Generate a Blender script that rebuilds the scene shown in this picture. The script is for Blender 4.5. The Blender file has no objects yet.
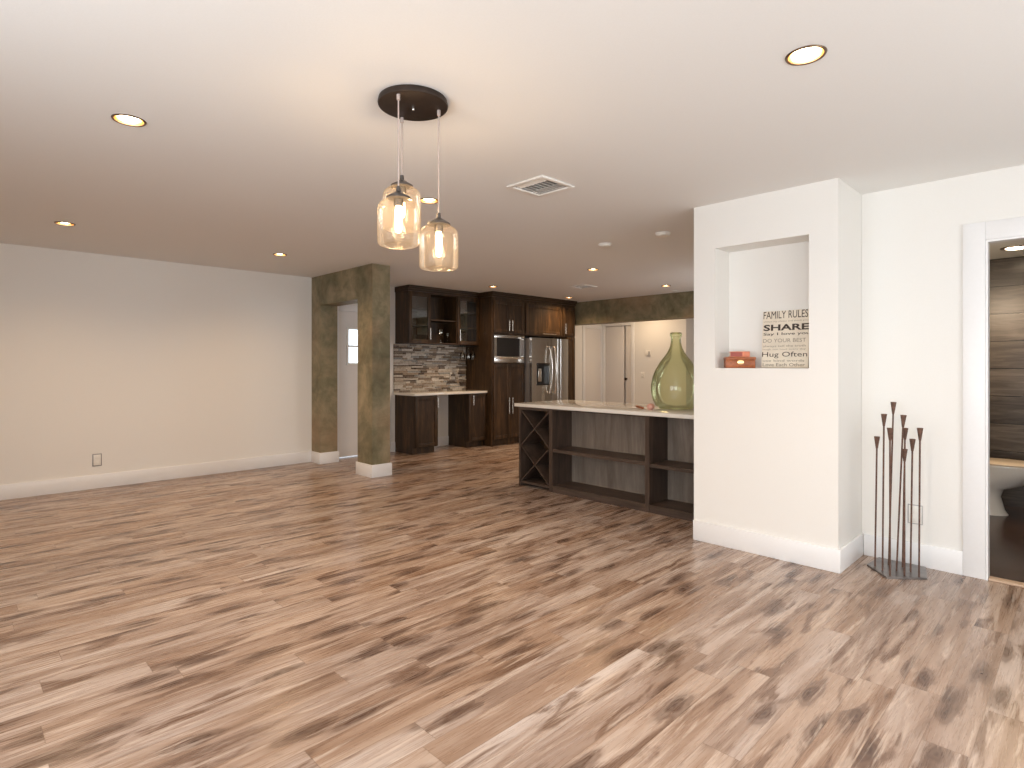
import bpy, bmesh, math, random
from mathutils import Vector, Matrix
random.seed(7)
SC = bpy.context.scene
COL = SC.collection
PI = math.pi

# ------------------------------------------------------------------ camera, world, lights, exposure
FPX, HORIZON, YAW, EYE, H = 574.3, 365.0, 0.7923, 1.283, 2.44
cam_d = bpy.data.cameras.new('camera')
cam = bpy.data.objects.new('camera', cam_d)
COL.objects.link(cam)
cam.location = (0, 0, EYE)
cam.rotation_euler = (PI / 2, 0, YAW - PI / 2)
cam_d.sensor_width = 36.0
cam_d.lens = 36.0 * FPX / 1024.0
cam_d.shift_y = -(384.0 - HORIZON) / 1024.0
cam_d.clip_start = 0.05
SC.camera = cam

world = bpy.data.worlds.new('daylight')
SC.world = world
world.use_nodes = True
wb = world.node_tree.nodes['Background']
wb.inputs['Color'].default_value = (0.80, 0.90, 1.0, 1)
wb.inputs['Strength'].default_value = 2.2

DAY_W, DAY_S, DAY_K = 45.0, 26.0, 30.0          # daylight: windows behind the camera, and an unseen kitchen window (watts per window)
CAN_W = 74.0                       # each recessed can
WARM = (1.0, 0.68, 0.40)

def area_light(name, loc, rot, sx, sy, watts, color):
    d = bpy.data.lights.new(name, 'AREA')
    d.shape = 'RECTANGLE'; d.size = sx; d.size_y = sy; d.energy = watts; d.color = color
    o = bpy.data.objects.new(name, d); COL.objects.link(o)
    o.location = loc; o.rotation_euler = rot
    return o

# window openings of the two walls behind the camera: (wall, centre along wall, width)
WEST_X, SOUTH_Y, EAST_X, NORTH_Y = -1.15, -1.75, 4.43, 7.286
WEST_WINDOWS = [(-0.55, 1.7), (1.45, 1.7)]
SOUTH_WINDOWS = [(0.3, 1.8), (2.6, 1.8)]
WZ0, WZ1 = 0.45, 2.15
for c, w in WEST_WINDOWS:
    area_light('window_daylight', (WEST_X - 0.16, c, (WZ0 + WZ1) / 2), (0, -PI / 2, 0), WZ1 - WZ0, w, DAY_W, (0.90, 0.955, 1.0))
for c, w in SOUTH_WINDOWS:
    area_light('window_daylight', (c, SOUTH_Y - 0.16, (WZ0 + WZ1) / 2), (PI / 2, 0, 0), w, WZ1 - WZ0, DAY_S, (1.0, 0.955, 0.90))

area_light('window_daylight', (7.6, NORTH_Y - 5.36, 1.5), (PI / 2, 0, 0), 1.2, 1.2, DAY_K, (0.96, 0.98, 1.0))  # unseen kitchen side window, added to lift the light in there

vs = SC.view_settings
vs.view_transform = 'Standard'
vs.look = 'None'
vs.exposure = 0.20
vs.gamma = 1.0
vs.use_curve_mapping = False
try:
    SC.cycles.use_denoising = True
    SC.cycles.max_bounces = 14
    SC.cycles.diffuse_bounces = 8
    SC.cycles.transparent_max_bounces = 24
    SC.cycles.sample_clamp_indirect = 6.0
    SC.cycles.caustics_reflective = False
    SC.cycles.caustics_refractive = False
except Exception:
    pass

# ------------------------------------------------------------------ materials
def srgb(r, g, b):
    def f(c):
        c /= 255.0
        return c / 12.92 if c <= 0.04045 else ((c + 0.055) / 1.055) ** 2.4
    return (f(r), f(g), f(b), 1.0)

class NT:
    def __init__(self, name):
        self.m = bpy.data.materials.new(name)
        self.m.use_nodes = True
        self.t = self.m.node_tree
        self.t.nodes.clear()
        self.out = self.t.nodes.new('ShaderNodeOutputMaterial')
    def n(self, kind, ins=None, **props):
        nd = self.t.nodes.new(kind)
        for k, v in props.items():
            setattr(nd, k, v)
        for k, v in (ins or {}).items():
            s = nd.inputs[k]
            if isinstance(v, bpy.types.NodeSocket):
                self.t.links.new(v, s)
            else:
                s.default_value = v
        return nd
    def math(self, op, a, b=0.0, c=0.0, clamp=False):
        nd = self.n('ShaderNodeMath', {0: a, 1: b, 2: c}, operation=op)
        nd.use_clamp = clamp
        return nd.outputs[0]
    def ramp(self, fac, stops, interp='LINEAR'):
        nd = self.n('ShaderNodeValToRGB', {'Fac': fac})
        cr = nd.color_ramp
        cr.interpolation = interp
        while len(cr.elements) > 1:
            cr.elements.remove(cr.elements[-1])
        cr.elements[0].position = stops[0][0]; cr.elements[0].color = stops[0][1]
        for p, c in stops[1:]:
            e = cr.elements.new(p); e.color = c
        return nd.outputs[0]
    def mix(self, fac, a, b, blend='MIX'):
        nd = self.n('ShaderNodeMix', None, data_type='RGBA', blend_type=blend)
        for idx, v in ((0, fac), (6, a), (7, b)):
            if isinstance(v, bpy.types.NodeSocket):
                self.t.links.new(v, nd.inputs[idx])
            else:
                nd.inputs[idx].default_value = v
        return nd.outputs[2]
    def coords(self, scale=(1, 1, 1), kind='Object'):
        tc = self.n('ShaderNodeTexCoord')
        mp = self.n('ShaderNodeMapping', {'Vector': tc.outputs[kind], 'Scale': scale})
        return mp.outputs[0]
    def noise(self, vec, scale, detail=4.0, rough=0.55, dist=0.0):
        return self.n('ShaderNodeTexNoise', {'Vector': vec, 'Scale': scale, 'Detail': detail, 'Roughness': rough, 'Distortion': dist}).outputs[0]
    def bump(self, height, strength, dist=0.01):
        return self.n('ShaderNodeBump', {'Height': height, 'Strength': strength, 'Distance': dist}).outputs[0]
    def done(self, shader):
        self.t.links.new(shader, self.out.inputs[0])
        return self.m
    def pbsdf(self, color, rough=0.5, metal=0.0, spec=0.5, normal=None, **extra):
        ins = {'Base Color': color, 'Roughness': rough, 'Metallic': metal, 'Specular IOR Level': spec}
        if normal is not None:
            ins['Normal'] = normal
        ins.update(extra)
        return self.done(self.n('ShaderNodeBsdfPrincipled', ins).outputs[0])

def plain(name, col, rough=0.5, metal=0.0, spec=0.5, bump=0.0, bscale=60.0, vary=0.06):
    t = NT(name)
    v = t.coords()
    nz = t.noise(v, bscale, 3.0)
    lo = tuple(c * (1 - vary) for c in col[:3]) + (1,)
    hi = tuple(min(1, c * (1 + vary)) for c in col[:3]) + (1,)
    colr = t.ramp(nz, [(0.3, lo), (0.7, hi)])
    return t.pbsdf(colr, rough, metal, spec, t.bump(nz, bump) if bump else None)

def wood(name, stops, rough=0.4, axis='z', scale=1.0, spec=0.4):
    t = NT(name)
    oi = t.n('ShaderNodeObjectInfo')
    tc = t.n('ShaderNodeTexCoord')
    off = t.n('ShaderNodeVectorMath', {0: tc.outputs['Object'], 1: oi.outputs['Random']}, operation='ADD').outputs[0]
    s = {'z': (7, 7, 0.9), 'x': (0.9, 7, 7), 'y': (7, 0.9, 7)}[axis]
    mp = t.n('ShaderNodeMapping', {'Vector': off, 'Scale': tuple(k * scale for k in s)}).outputs[0]
    a = t.noise(mp, 1.6, 5.0, 0.6, 1.2)
    b = t.noise(mp, 9.0, 4.0, 0.7, 0.2)
    f = t.math('ADD', t.math('MULTIPLY', a, 0.7), t.math('MULTIPLY', b, 0.3))
    col = t.ramp(f, stops)
    return t.pbsdf(col, rough, 0.0, spec, t.bump(b, 0.08, 0.004))

def thin_glass(name, tint, rough=0.0, edge=None, gloss=1.0, ior=1.5, haze=0.0, haze_col=(1, 1, 1, 1), fgain=1.0):
    t = NT(name)
    lw = t.n('ShaderNodeLayerWeight', {'Blend': 0.35})
    tr_col = tint
    if edge is not None:
        tr_col = t.mix(lw.outputs['Facing'], tint, edge)
    tr = t.n('ShaderNodeBsdfTransparent', {'Color': tr_col}).outputs[0]
    gl = t.n('ShaderNodeBsdfGlossy', {'Color': (gloss, gloss, gloss, 1), 'Roughness': rough}).outputs[0]
    if haze > 0:
        tl = t.n('ShaderNodeBsdfTranslucent', {'Color': haze_col}).outputs[0]
        df = t.n('ShaderNodeBsdfDiffuse', {'Color': haze_col}).outputs[0]
        hz = t.n('ShaderNodeMixShader', {0: 0.5, 1: tl, 2: df}).outputs[0]
        tr = t.n('ShaderNodeMixShader', {0: haze, 1: tr, 2: hz}).outputs[0]
    fr = t.n('ShaderNodeFresnel', {'IOR': ior}).outputs[0]
    return t.done(t.n('ShaderNodeMixShader', {0: t.math('MULTIPLY', fr, fgain), 1: tr, 2: gl}).outputs[0])

def emit(name, col, strength):
    t = NT(name)
    return t.done(t.n('ShaderNodeEmission', {'Color': col, 'Strength': strength}).outputs[0])

M = {}
M['wall'] = plain('wall_paint', (0.785, 0.772, 0.738, 1), 0.55, spec=0.3, bump=0.03, bscale=180, vary=0.01)
M['ceiling'] = plain('ceiling_paint', (0.79, 0.785, 0.765, 1), 0.7, spec=0.2, bump=0.05, bscale=120, vary=0.01)
M['trim'] = plain('trim_paint', (0.79, 0.79, 0.79, 1), 0.35, spec=0.5, vary=0.01)
M['door'] = plain('door_paint', (0.72, 0.69, 0.66, 1), 0.4, vary=0.01)
M['white_plastic'] = plain('white_plastic', (0.80, 0.78, 0.73, 1), 0.35, vary=0.01)
M['steel'] = plain('stainless_steel', (0.62, 0.60, 0.57, 1), 0.22, metal=1.0, vary=0.03, bscale=20)
M['steel_side'] = plain('grey_appliance_side', (0.23, 0.22, 0.22, 1), 0.4, metal=0.4, vary=0.03)
M['nickel'] = plain('brushed_nickel', (0.78, 0.75, 0.70, 1), 0.25, metal=1.0, vary=0.03)
M['black'] = plain('black_plastic', (0.012, 0.011, 0.011, 1), 0.3, vary=0.05)
M['dark_gap'] = plain('dark_recess', (0.015, 0.012, 0.010, 1), 0.8, vary=0.05)
M['bronze'] = plain('oil_rubbed_bronze', (0.036, 0.024, 0.018, 1), 0.5, metal=0.35, spec=0.3, vary=0.15, bscale=25)
M['ring'] = plain('bronze_trim_ring', (0.16, 0.105, 0.065, 1), 0.35, metal=0.8, vary=0.1)
M['gold'] = plain('gold_reflector', (0.85, 0.55, 0.22, 1), 0.28, metal=1.0, vary=0.05)
M['rust'] = plain('rusted_iron', (0.12, 0.062, 0.042, 1), 0.6, metal=0.3, vary=0.35, bscale=40)
M['plate_iron'] = plain('grey_iron_plate', (0.22, 0.20, 0.19, 1), 0.28, metal=0.85, vary=0.25, bscale=14)
M['porcelain'] = plain('porcelain', (0.78, 0.75, 0.70, 1), 0.12, vary=0.01)
M['seat'] = plain('beige_toilet_lid', (0.62, 0.50, 0.38, 1), 0.25, vary=0.02)
M['quartz'] = plain('white_quartz', (0.76, 0.73, 0.67, 1), 0.10, vary=0.02, bscale=90)
M['cream'] = plain('cream_board', (0.76, 0.69, 0.575, 1), 0.7, vary=0.08, bscale=9)
M['ink'] = plain('dark_brown_ink', (0.06, 0.045, 0.035, 1), 0.8, vary=0.1)
M['ink_soft'] = plain('faded_brown_ink', (0.30, 0.255, 0.20, 1), 0.8, vary=0.1)
M['cord'] = plain('pale_lamp_rod', (0.50, 0.41, 0.37, 1), 0.35, metal=0.3, vary=0.03)
M['pewter'] = plain('pewter_cap', (0.12, 0.11, 0.105, 1), 0.35, metal=0.8, vary=0.1)
M['red'] = plain('dark_red_cover', (0.30, 0.055, 0.035, 1), 0.5, vary=0.15, bscale=60)
M['orange'] = plain('orange_red_cover', (0.62, 0.20, 0.10, 1), 0.5, vary=0.1, bscale=40)
M['brass'] = plain('brass', (0.85, 0.62, 0.30, 1), 0.3, metal=1.0, vary=0.05)
M['pink'] = plain('pink_surface', (0.62, 0.33, 0.26, 1), 0.4, vary=0.08)
M['outside'] = plain('pale_render', (0.75, 0.76, 0.78, 1), 0.8)
M['grille'] = plain('vent_white_metal', (0.80, 0.78, 0.74, 1), 0.4, vary=0.02)
M['duct'] = plain('duct_grey', (0.45, 0.44, 0.43, 1), 0.5, metal=0.3, vary=0.1)
M['glass'] = thin_glass('clear_glass', (0.96, 0.97, 0.96, 1))
M['jar_glass'] = thin_glass('amber_seeded_glass', (0.985, 0.95, 0.90, 1), 0.03, (0.97, 0.90, 0.80, 1), ior=1.35, fgain=0.5, haze=0.05, haze_col=(1.0, 0.86, 0.70, 1))
M['green_glass'] = thin_glass('green_glass', (0.86, 0.89, 0.72, 1), 0.01, (0.70, 0.76, 0.50, 1), ior=1.5, fgain=0.75, haze=0.05, haze_col=(0.70, 0.74, 0.52, 1))
M['bulb'] = emit('glowing_filament_bulb', (1.0, 0.74, 0.42, 1), 18.0)
M['lens'] = emit('lit_lamp_face', (1.0, 0.80, 0.55, 1), 22.0)
M['cabinet'] = wood('espresso_wood', [(0.30, srgb(32, 23, 13)), (0.52, srgb(60, 43, 26)), (0.72, srgb(98, 71, 43))], 0.45, spec=0.3)
M['cabinet_h'] = wood('espresso_wood_rail', [(0.30, srgb(32, 23, 13)), (0.52, srgb(56, 40, 24)), (0.72, srgb(86, 62, 38))], 0.45, axis='x', spec=0.3)
M['bar_wood'] = wood('weathered_bar_wood', [(0.30, srgb(48, 38, 33)), (0.55, srgb(80, 66, 57)), (0.75, srgb(105, 90, 78))], 0.45, axis='y')
M['bar_post'] = wood('weathered_bar_wood_upright', [(0.30, srgb(44, 34, 29)), (0.55, srgb(74, 60, 51)), (0.75, srgb(98, 82, 70))], 0.45)
M['bar_back'] = wood('grey_washed_back_panel', [(0.25, srgb(92, 80, 70)), (0.5, srgb(122, 110, 99)), (0.75, srgb(146, 136, 124))], 0.5, scale=0.8)
M['box_wood'] = wood('chestnut_box_wood', [(0.3, srgb(104, 50, 20)), (0.55, srgb(164, 90, 42)), (0.75, srgb(190, 116, 62))], 0.35, axis='y', scale=3)
M['oak_strip'] = wood('oak_threshold', [(0.3, srgb(176, 146, 120)), (0.7, srgb(206, 182, 158))], 0.4, axis='y', scale=2)
STONES = []
for i, c in enumerate([(176, 166, 152), (150, 134, 116), (122, 108, 94), (92, 78, 66), (196, 190, 180), (140, 140, 136)]):
    STONES.append(plain('ledger_stone_' + 'abcdef'[i], srgb(*c), 0.65, bump=0.5, bscale=35, vary=0.22))

# mottled olive faux plaster
t = NT('olive_plaster')
v = t.coords(kind='Object')
n1 = t.noise(v, 2.1, 6.0, 0.62, 0.8)
n2 = t.noise(v, 7.5, 5.0, 0.6, 0.4)
n3 = t.noise(v, 30.0, 3.0)
f = t.math('ADD', t.math('MULTIPLY', n1, 0.65), t.math('MULTIPLY', n2, 0.35))
ca = t.ramp(f, [(0.34, srgb(92, 88, 66)), (0.47, srgb(122, 115, 90)), (0.56, srgb(142, 131, 105)), (0.68, srgb(162, 149, 122))])
cb = t.ramp(t.noise(v, 1.3, 3.0, 0.5), [(0.48, (0, 0, 0, 1)), (0.66, (1, 1, 1, 1))])
cc = t.mix(t.math('MULTIPLY', cb, 0.42), ca, srgb(152, 120, 92))
M['olive'] = t.pbsdf(cc, 0.55, 0.0, 0.3, t.bump(t.math('ADD', n2, n3), 0.12, 0.01))

# laminate plank floor, boards running along +X
def plank_floor():
    t = NT('laminate_planks')
    W, L = 0.130, 1.22
    geo = t.n('ShaderNodeNewGeometry')
    sp = t.n('ShaderNodeSeparateXYZ', {0: geo.outputs['Position']})
    x, y = sp.outputs[0], t.math('ADD', sp.outputs[1], 10.0 * W - 0.415 + W)
    yr = t.math('DIVIDE', y, W)
    row = t.math('FLOOR', yr)
    fy = t.math('FRACT', yr)
    r1 = t.n('ShaderNodeTexWhiteNoise', {'W': row}, noise_dimensions='1D').outputs['Value']
    xr = t.math('ADD', t.math('DIVIDE', x, L), t.math('MULTIPLY', r1, 7.31))
    colm = t.math('FLOOR', xr)
    fx = t.math('FRACT', xr)
    idv = t.n('ShaderNodeCombineXYZ', {0: row, 1: colm, 2: 3.3}).outputs[0]
    wn = t.n('ShaderNodeTexWhiteNoise', {'Vector': idv}, noise_dimensions='3D')
    rnd, rc = wn.outputs['Value'], wn.outputs['Color']
    rs = t.n('ShaderNodeSeparateColor', {0: rc})
    ra, rb, rcc = rs.outputs[0], rs.outputs[1], rs.outputs[2]
    # per-board coordinates
    px = t.math('ADD', x, t.math('MULTIPLY', ra, 53.0))
    py = t.math('ADD', sp.outputs[1], t.math('MULTIPLY', rb, 37.0))
    P = lambda sx, sy: t.n('ShaderNodeCombineXYZ', {0: t.math('MULTIPLY', px, sx), 1: t.math('MULTIPLY', py, sy), 2: t.math('MULTIPLY', rcc, 9.0)}).outputs[0]
    broad = t.noise(P(1.0, 8.0), 1.0, 3.0, 0.5, 0.8)          # broad light / dark bands
    smoky = t.noise(P(2.2, 9.5), 1.0, 4.0, 0.55, 0.9)        # dark brown smears
    fine = t.noise(P(4.0, 90.0), 1.0, 4.0, 0.7, 0.4)         # fine grain
    pale = t.noise(P(1.4, 18.0), 1.0, 3.0, 0.6, 1.8)          # pale streaks
    base = t.ramp(broad, [(0.28, srgb(142, 121, 105)), (0.42, srgb(168, 148, 132)), (0.58, srgb(194, 180, 168)), (0.76, srgb(210, 202, 194))])
    tint = t.ramp(rnd, [(0.0, srgb(222, 204, 186)), (0.35, srgb(240, 230, 220)), (0.65, srgb(230, 222, 216)), (1.0, srgb(252, 250, 248))])
    base = t.mix(1.0, base, tint, 'MULTIPLY')
    sm = t.ramp(smoky, [(0.55, (0, 0, 0, 1)), (0.63, (1, 1, 1, 1))])
    base = t.mix(t.math('MULTIPLY', sm, 0.82), base, srgb(112, 86, 68))
    # knots: stretched cells, only some of them
    kv = P(2.0, 7.0)
    dist = t.n('ShaderNodeTexNoise', {'Vector': kv, 'Scale': 2.2, 'Detail': 3.0}, noise_dimensions='3D').outputs['Color']
    kv2 = t.n('ShaderNodeVectorMath', {0: kv, 1: t.n('ShaderNodeVectorMath', {0: dist, 1: (0.45, 0.45, 0.0)}, operation='MULTIPLY').outputs[0]}, operation='ADD').outputs[0]
    vor = t.n('ShaderNodeTexVoronoi', {'Vector': kv2, 'Scale': 1.0, 'Randomness': 1.0}, voronoi_dimensions='2D')
    kr = t.n('ShaderNodeSeparateColor', {0: vor.outputs['Color']}).outputs[0]
    kon = t.math('GREATER_THAN', kr, 0.36)
    kd = vor.outputs['Distance']
    halo = t.math('MULTIPLY', kon, t.ramp(kd, [(0.16, (1, 1, 1, 1)), (0.32, (0, 0, 0, 1))]))
    rings = t.ramp(t.math('FRACT', t.math('MULTIPLY', kd, 9.0)), [(0.0, (1, 1, 1, 1)), (0.5, (0.55, 0.55, 0.55, 1)), (1.0, (1, 1, 1, 1))])
    base = t.mix(t.math('MULTIPLY', t.math('MULTIPLY', halo, rings), 0.95), base, srgb(92, 69, 55))
    core = t.math('MULTIPLY', kon, t.ramp(kd, [(0.03, (1, 1, 1, 1)), (0.11, (0, 0, 0, 1))]))
    base = t.mix(t.math('MULTIPLY', core, 0.6), base, srgb(66, 44, 34))
    pl = t.ramp(pale, [(0.56, (0, 0, 0, 1)), (0.66, (1, 1, 1, 1))])
    base = t.mix(t.math('MULTIPLY', pl, 0.42), base, srgb(224, 208, 190))
    gr = t.ramp(fine, [(0.36, srgb(206, 198, 190)), (0.58, srgb(255, 255, 255))])
    base = t.mix(0.32, base, gr, 'MULTIPLY')
    base = t.mix(1.0, base, (0.88, 0.87, 0.905, 1), 'MULTIPLY')
    # joints
    ey = t.math('MINIMUM', fy, t.math('SUBTRACT', 1.0, fy))
    ex = t.math('MINIMUM', fx, t.math('SUBTRACT', 1.0, fx))
    jy = t.math('LESS_THAN', ey, 0.010)
    jx = t.math('LESS_THAN', ex, 0.0014)
    j = t.math('MAXIMUM', jy, jx)
    base = t.mix(t.math('MULTIPLY', j, 0.45), base, srgb(96, 74, 58))
    rough = t.math('ADD', 0.20, t.math('MULTIPLY', fine, 0.16))
    hgt = t.math('SUBTRACT', t.math('MULTIPLY', fine, 0.25), j)
    return t.pbsdf(base, rough, 0.0, 0.5, t.bump(hgt, 0.05, 0.003))
M['floor'] = plank_floor()

# bathroom wood-look wall tile and dark floor
def bath_tile():
    t = NT('wood_look_wall_tile')
    geo = t.n('ShaderNodeNewGeometry')
    sp = t.n('ShaderNodeSeparateXYZ', {0: geo.outputs['Position']})
    uv = t.n('ShaderNodeCombineXYZ', {0: sp.outputs[1], 1: sp.outputs[2], 2: 0.0}).outputs[0]
    br = t.n('ShaderNodeTexBrick', {'Vector': uv, 'Color1': (0.1, 0.1, 0.1, 1), 'Color2': (0.9, 0.9, 0.9, 1), 'Mortar': (0, 0, 0, 1), 'Scale': 1.0,
                                    'Mortar Size': 0.004, 'Brick Width': 1.2, 'Row Height': 0.25, 'Bias': 0.0})
    br.offset = 0.37
    st = t.n('ShaderNodeMapping', {'Vector': geo.outputs['Position'], 'Scale': (1.0, 2.2, 24.0)}).outputs[0]
    g = t.noise(st, 1.0, 6.0, 0.62, 0.8)
    shade = t.math('ADD', t.math('MULTIPLY', g, 0.75), t.math('MULTIPLY', br.outputs['Color'], 0.25))
    col = t.ramp(shade, [(0.25, srgb(44, 38, 35)), (0.5, srgb(80, 71, 64)), (0.75, srgb(112, 102, 94))])
    col = t.mix(br.outputs['Fac'], col, srgb(30, 25, 22))
    return t.pbsdf(col, 0.25, 0.0, 0.5, t.bump(t.math('SUBTRACT', 1.0, br.outputs['Fac']), 0.3, 0.004))
M['bath_tile'] = bath_tile()
M['bath_floor'] = wood('dark_bath_floor', [(0.3, srgb(44, 32, 28)), (0.55, srgb(66, 50, 44)), (0.75, srgb(86, 68, 60))], 0.2, axis='y', scale=0.6)

# ------------------------------------------------------------------ mesh helpers (world coordinates)
class B:
    def __init__(self):
        self.bm = bmesh.new()
    def _faces(self, verts, mi):
        for f in {f for v in verts for f in v.link_faces}:
            f.material_index = mi
    def box(self, x0, x1, y0, y1, z0, z1, bev=0.0, mi=0, seg=2):
        r = bmesh.ops.create_cube(self.bm, size=1.0)
        vs_ = r['verts']
        for v in vs_:
            v.co = Vector((x0 + (v.co.x + .5) * (x1 - x0), y0 + (v.co.y + .5) * (y1 - y0), z0 + (v.co.z + .5) * (z1 - z0)))
        self._faces(vs_, mi)
        if bev > 0:
            es = list({e for v in vs_ for e in v.link_edges})
            bmesh.ops.bevel(self.bm, geom=es, offset=bev, segments=seg, profile=0.5, affect='EDGES', material=-1)
        return self
    def ring(self, c, ax, r, n):
        ax = ax.normalized()
        u = ax.orthogonal().normalized(); w = ax.cross(u)
        return [self.bm.verts.new(c + r * (math.cos(2 * PI * k / n) * u + math.sin(2 * PI * k / n) * w)) for k in range(n)]
    def bridge(self, a, b, mi=0):
        n = len(a)
        for k in range(n):
            f = self.bm.faces.new((a[k], a[(k + 1) % n], b[(k + 1) % n], b[k])); f.material_index = mi
    def cone(self, p0, p1, r0, r1=None, n=16, mi=0, cap=True):
        p0, p1 = Vector(p0), Vector(p1); r1 = r0 if r1 is None else r1
        a = self.ring(p0, p1 - p0, r0, n); b = self.ring(p1, p1 - p0, r1, n)
        self.bridge(a, b, mi)
        if cap:
            self.bm.faces.new(list(reversed(a))).material_index = mi
            self.bm.faces.new(b).material_index = mi
        return self
    def tube(self, pts, r, n=10, mi=0):
        pts = [Vector(p) for p in pts]
        prev = None
        for i, p in enumerate(pts):
            d = (pts[min(i + 1, len(pts) - 1)] - pts[max(i - 1, 0)]).normalized()
            ref = Vector((0.3, 0.2, 1)) if abs(d.z) < 0.9 else Vector((1, 0.2, 0))
            u = d.cross(ref).normalized(); w = d.cross(u)
            rr = r[i] if isinstance(r, (list, tuple)) else r
            cur = [self.bm.verts.new(p + rr * (math.cos(2 * PI * k / n) * u + math.sin(2 * PI * k / n) * w)) for k in range(n)]
            if prev:
                self.bridge(prev, cur, mi)
            else:
                self.bm.faces.new(cur).material_index = mi
            prev = cur
        self.bm.faces.new(list(reversed(prev))).material_index = mi
        return self
    def lathe(self, prof, cx, cy, n=40, mi=0, sx=1.0, sy=1.0):
        prev = None
        for (r, z) in prof:
            if r < 1e-5:
                cur = [self.bm.verts.new((cx, cy, z))]
            else:
                cur = [self.bm.verts.new((cx + sx * r * math.cos(2 * PI * k / n), cy + sy * r * math.sin(2 * PI * k / n), z)) for k in range(n)]
            if prev:
                if len(prev) == 1 and len(cur) > 1:
                    for k in range(n):
                        self.bm.faces.new((prev[0], cur[k], cur[(k + 1) % n])).material_index = mi
                elif len(cur) == 1 and len(prev) > 1:
                    for k in range(n):
                        self.bm.faces.new((prev[k], prev[(k + 1) % n], cur[0])).material_index = mi
                elif len(cur) > 1:
                    self.bridge(prev, cur, mi)
            prev = cur
        return self
    def prism(self, poly, z0, z1, mi=0):
        a = [self.bm.verts.new((x, y, z0)) for x, y in poly]
        b = [self.bm.verts.new((x, y, z1)) for x, y in poly]
        self.bridge(a, b, mi)
        self.bm.faces.new(list(reversed(a))).material_index = mi
        self.bm.faces.new(b).material_index = mi
        return self
    def extrude_yz(self, poly, x0, x1, mi=0):      # polygon in (y, z) swept along x
        a = [self.bm.verts.new((x0, y, z)) for y, z in poly]
        b = [self.bm.verts.new((x1, y, z)) for y, z in poly]
        self.bridge(a, b, mi)
        self.bm.faces.new(list(reversed(a))).material_index = mi
        self.bm.faces.new(b).material_index = mi
        return self
    def xform(self, mat):
        bmesh.ops.transform(self.bm, matrix=mat, verts=self.bm.verts)
        return self
    def build(self, name, mats, parent=None, fixnormals=True, angle=40):
        if fixnormals:
            bmesh.ops.recalc_face_normals(self.bm, faces=self.bm.faces)
        me = bpy.data.meshes.new(name)
        base = world_loc(parent) if parent else Vector((0, 0, 0))
        if parent is None:
            zs = [v.co for v in self.bm.verts]
            base = Vector((sum(p.x for p in zs) / len(zs), sum(p.y for p in zs) / len(zs), min(p.z for p in zs)))
        for v in self.bm.verts:
            v.co -= base
        self.bm.to_mesh(me); self.bm.free()
        me.polygons.foreach_set('use_smooth', [True] * len(me.polygons))
        me.set_sharp_from_angle(angle=math.radians(angle))
        for m in (mats if isinstance(mats, (list, tuple)) else [mats]):
            me.materials.append(M[m] if isinstance(m, str) else m)
        o = bpy.data.objects.new(name, me); COL.objects.link(o)
        if parent:
            o.parent = parent
        else:
            o.location = base
        return o

def world_loc(o):
    v = Vector((0, 0, 0))
    while o:
        v += o.location; o = o.parent
    return v

def thing(name, label, cat, loc, group=None):
    o = bpy.data.objects.new(name, None); COL.objects.link(o)
    o.empty_display_size = 0.1
    o.location = loc; o['label'] = label; o['category'] = cat
    if group:
        o['group'] = group
    return o
def tag(o, label, cat, group=None):
    o['label'] = label; o['category'] = cat
    if group:
        o['group'] = group
    return o
def struct(name, b, m):
    o = b.build(name, m); o['kind'] = 'structure'
    return o
def dup(root, loc):
    r = root.copy(); COL.objects.link(r); r.location = loc
    for ch in list(root.children):
        c = ch.copy(); COL.objects.link(c); c.parent = r
        for g in list(ch.children):
            d = g.copy(); COL.objects.link(d); d.parent = c
    return r

# camera-ray helpers, used to read positions off the photograph onto known real planes
cY, sY = math.cos(YAW), math.sin(YAW)
def ray(u, v):
    a = (u - 512.0) / FPX
    return Vector((cY + a * sY, sY - a * cY, (HORIZON - v) / FPX))
def on_z(u, v, z):
    r = ray(u, v); return Vector((0, 0, EYE)) + r * ((z - EYE) / r.z)
def at_depth(u, v, d):
    return Vector((0, 0, EYE)) + ray(u, v) * d
def depth(p):
    return p[0] * cY + p[1] * sY

# ------------------------------------------------------------------ setting
HALL_X = 9.84
TOPZ = 2.75
struct('floor', B().box(WEST_X - .3, 12.0, SOUTH_Y - .3, NORTH_Y + .15, -0.12, 0.0), 'floor')

CANS = [(2.286, 0.756), (0.617, 3.201), (0.695, 5.91), (2.493, 5.987), (2.421, 3.286), (5.744, 6.223), (7.608, 6.323), (5.584, 4.265), (7.493, 4.393)]
CAN_R = 0.062
VENT_C, VENT_S = (2.735, 2.51), 0.150
VENT2_C, VENT2_S = (6.68, 5.28), 0.14
def ceiling_mesh():
    b = B(); bm = b.bm; edges = []
    def loop(pts):
        vv = [bm.verts.new((x, y, H)) for x, y in pts]
        for k in range(len(vv)):
            edges.append(bm.edges.new((vv[k], vv[(k + 1) % len(vv)])))
    loop([(WEST_X - .2, SOUTH_Y - .2), (12.0, SOUTH_Y - .2), (12.0, NORTH_Y + .15), (WEST_X - .2, NORTH_Y + .15)])
    for x, y in CANS:
        loop([(x + CAN_R * math.cos(2 * PI * k / 24), y + CAN_R * math.sin(2 * PI * k / 24)) for k in range(24)])
    for (x, y), s in ((VENT_C, VENT_S), (VENT2_C, VENT2_S)):
        loop([(x - s, y - s), (x + s, y - s), (x + s, y + s), (x - s, y + s)])
    bmesh.ops.triangle_fill(bm, use_beauty=True, use_dissolve=False, edges=edges)
    for f in bm.faces:
        f.normal_update()
        if f.normal.z > 0:
            f.normal_flip()
    b.box(WEST_X - .2, 12.0, SOUTH_Y - .2, NORTH_Y + .15, TOPZ, TOPZ + .1)
    o = b.build('ceiling', 'ceiling', fixnormals=False); o['kind'] = 'structure'
ceiling_mesh()

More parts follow.
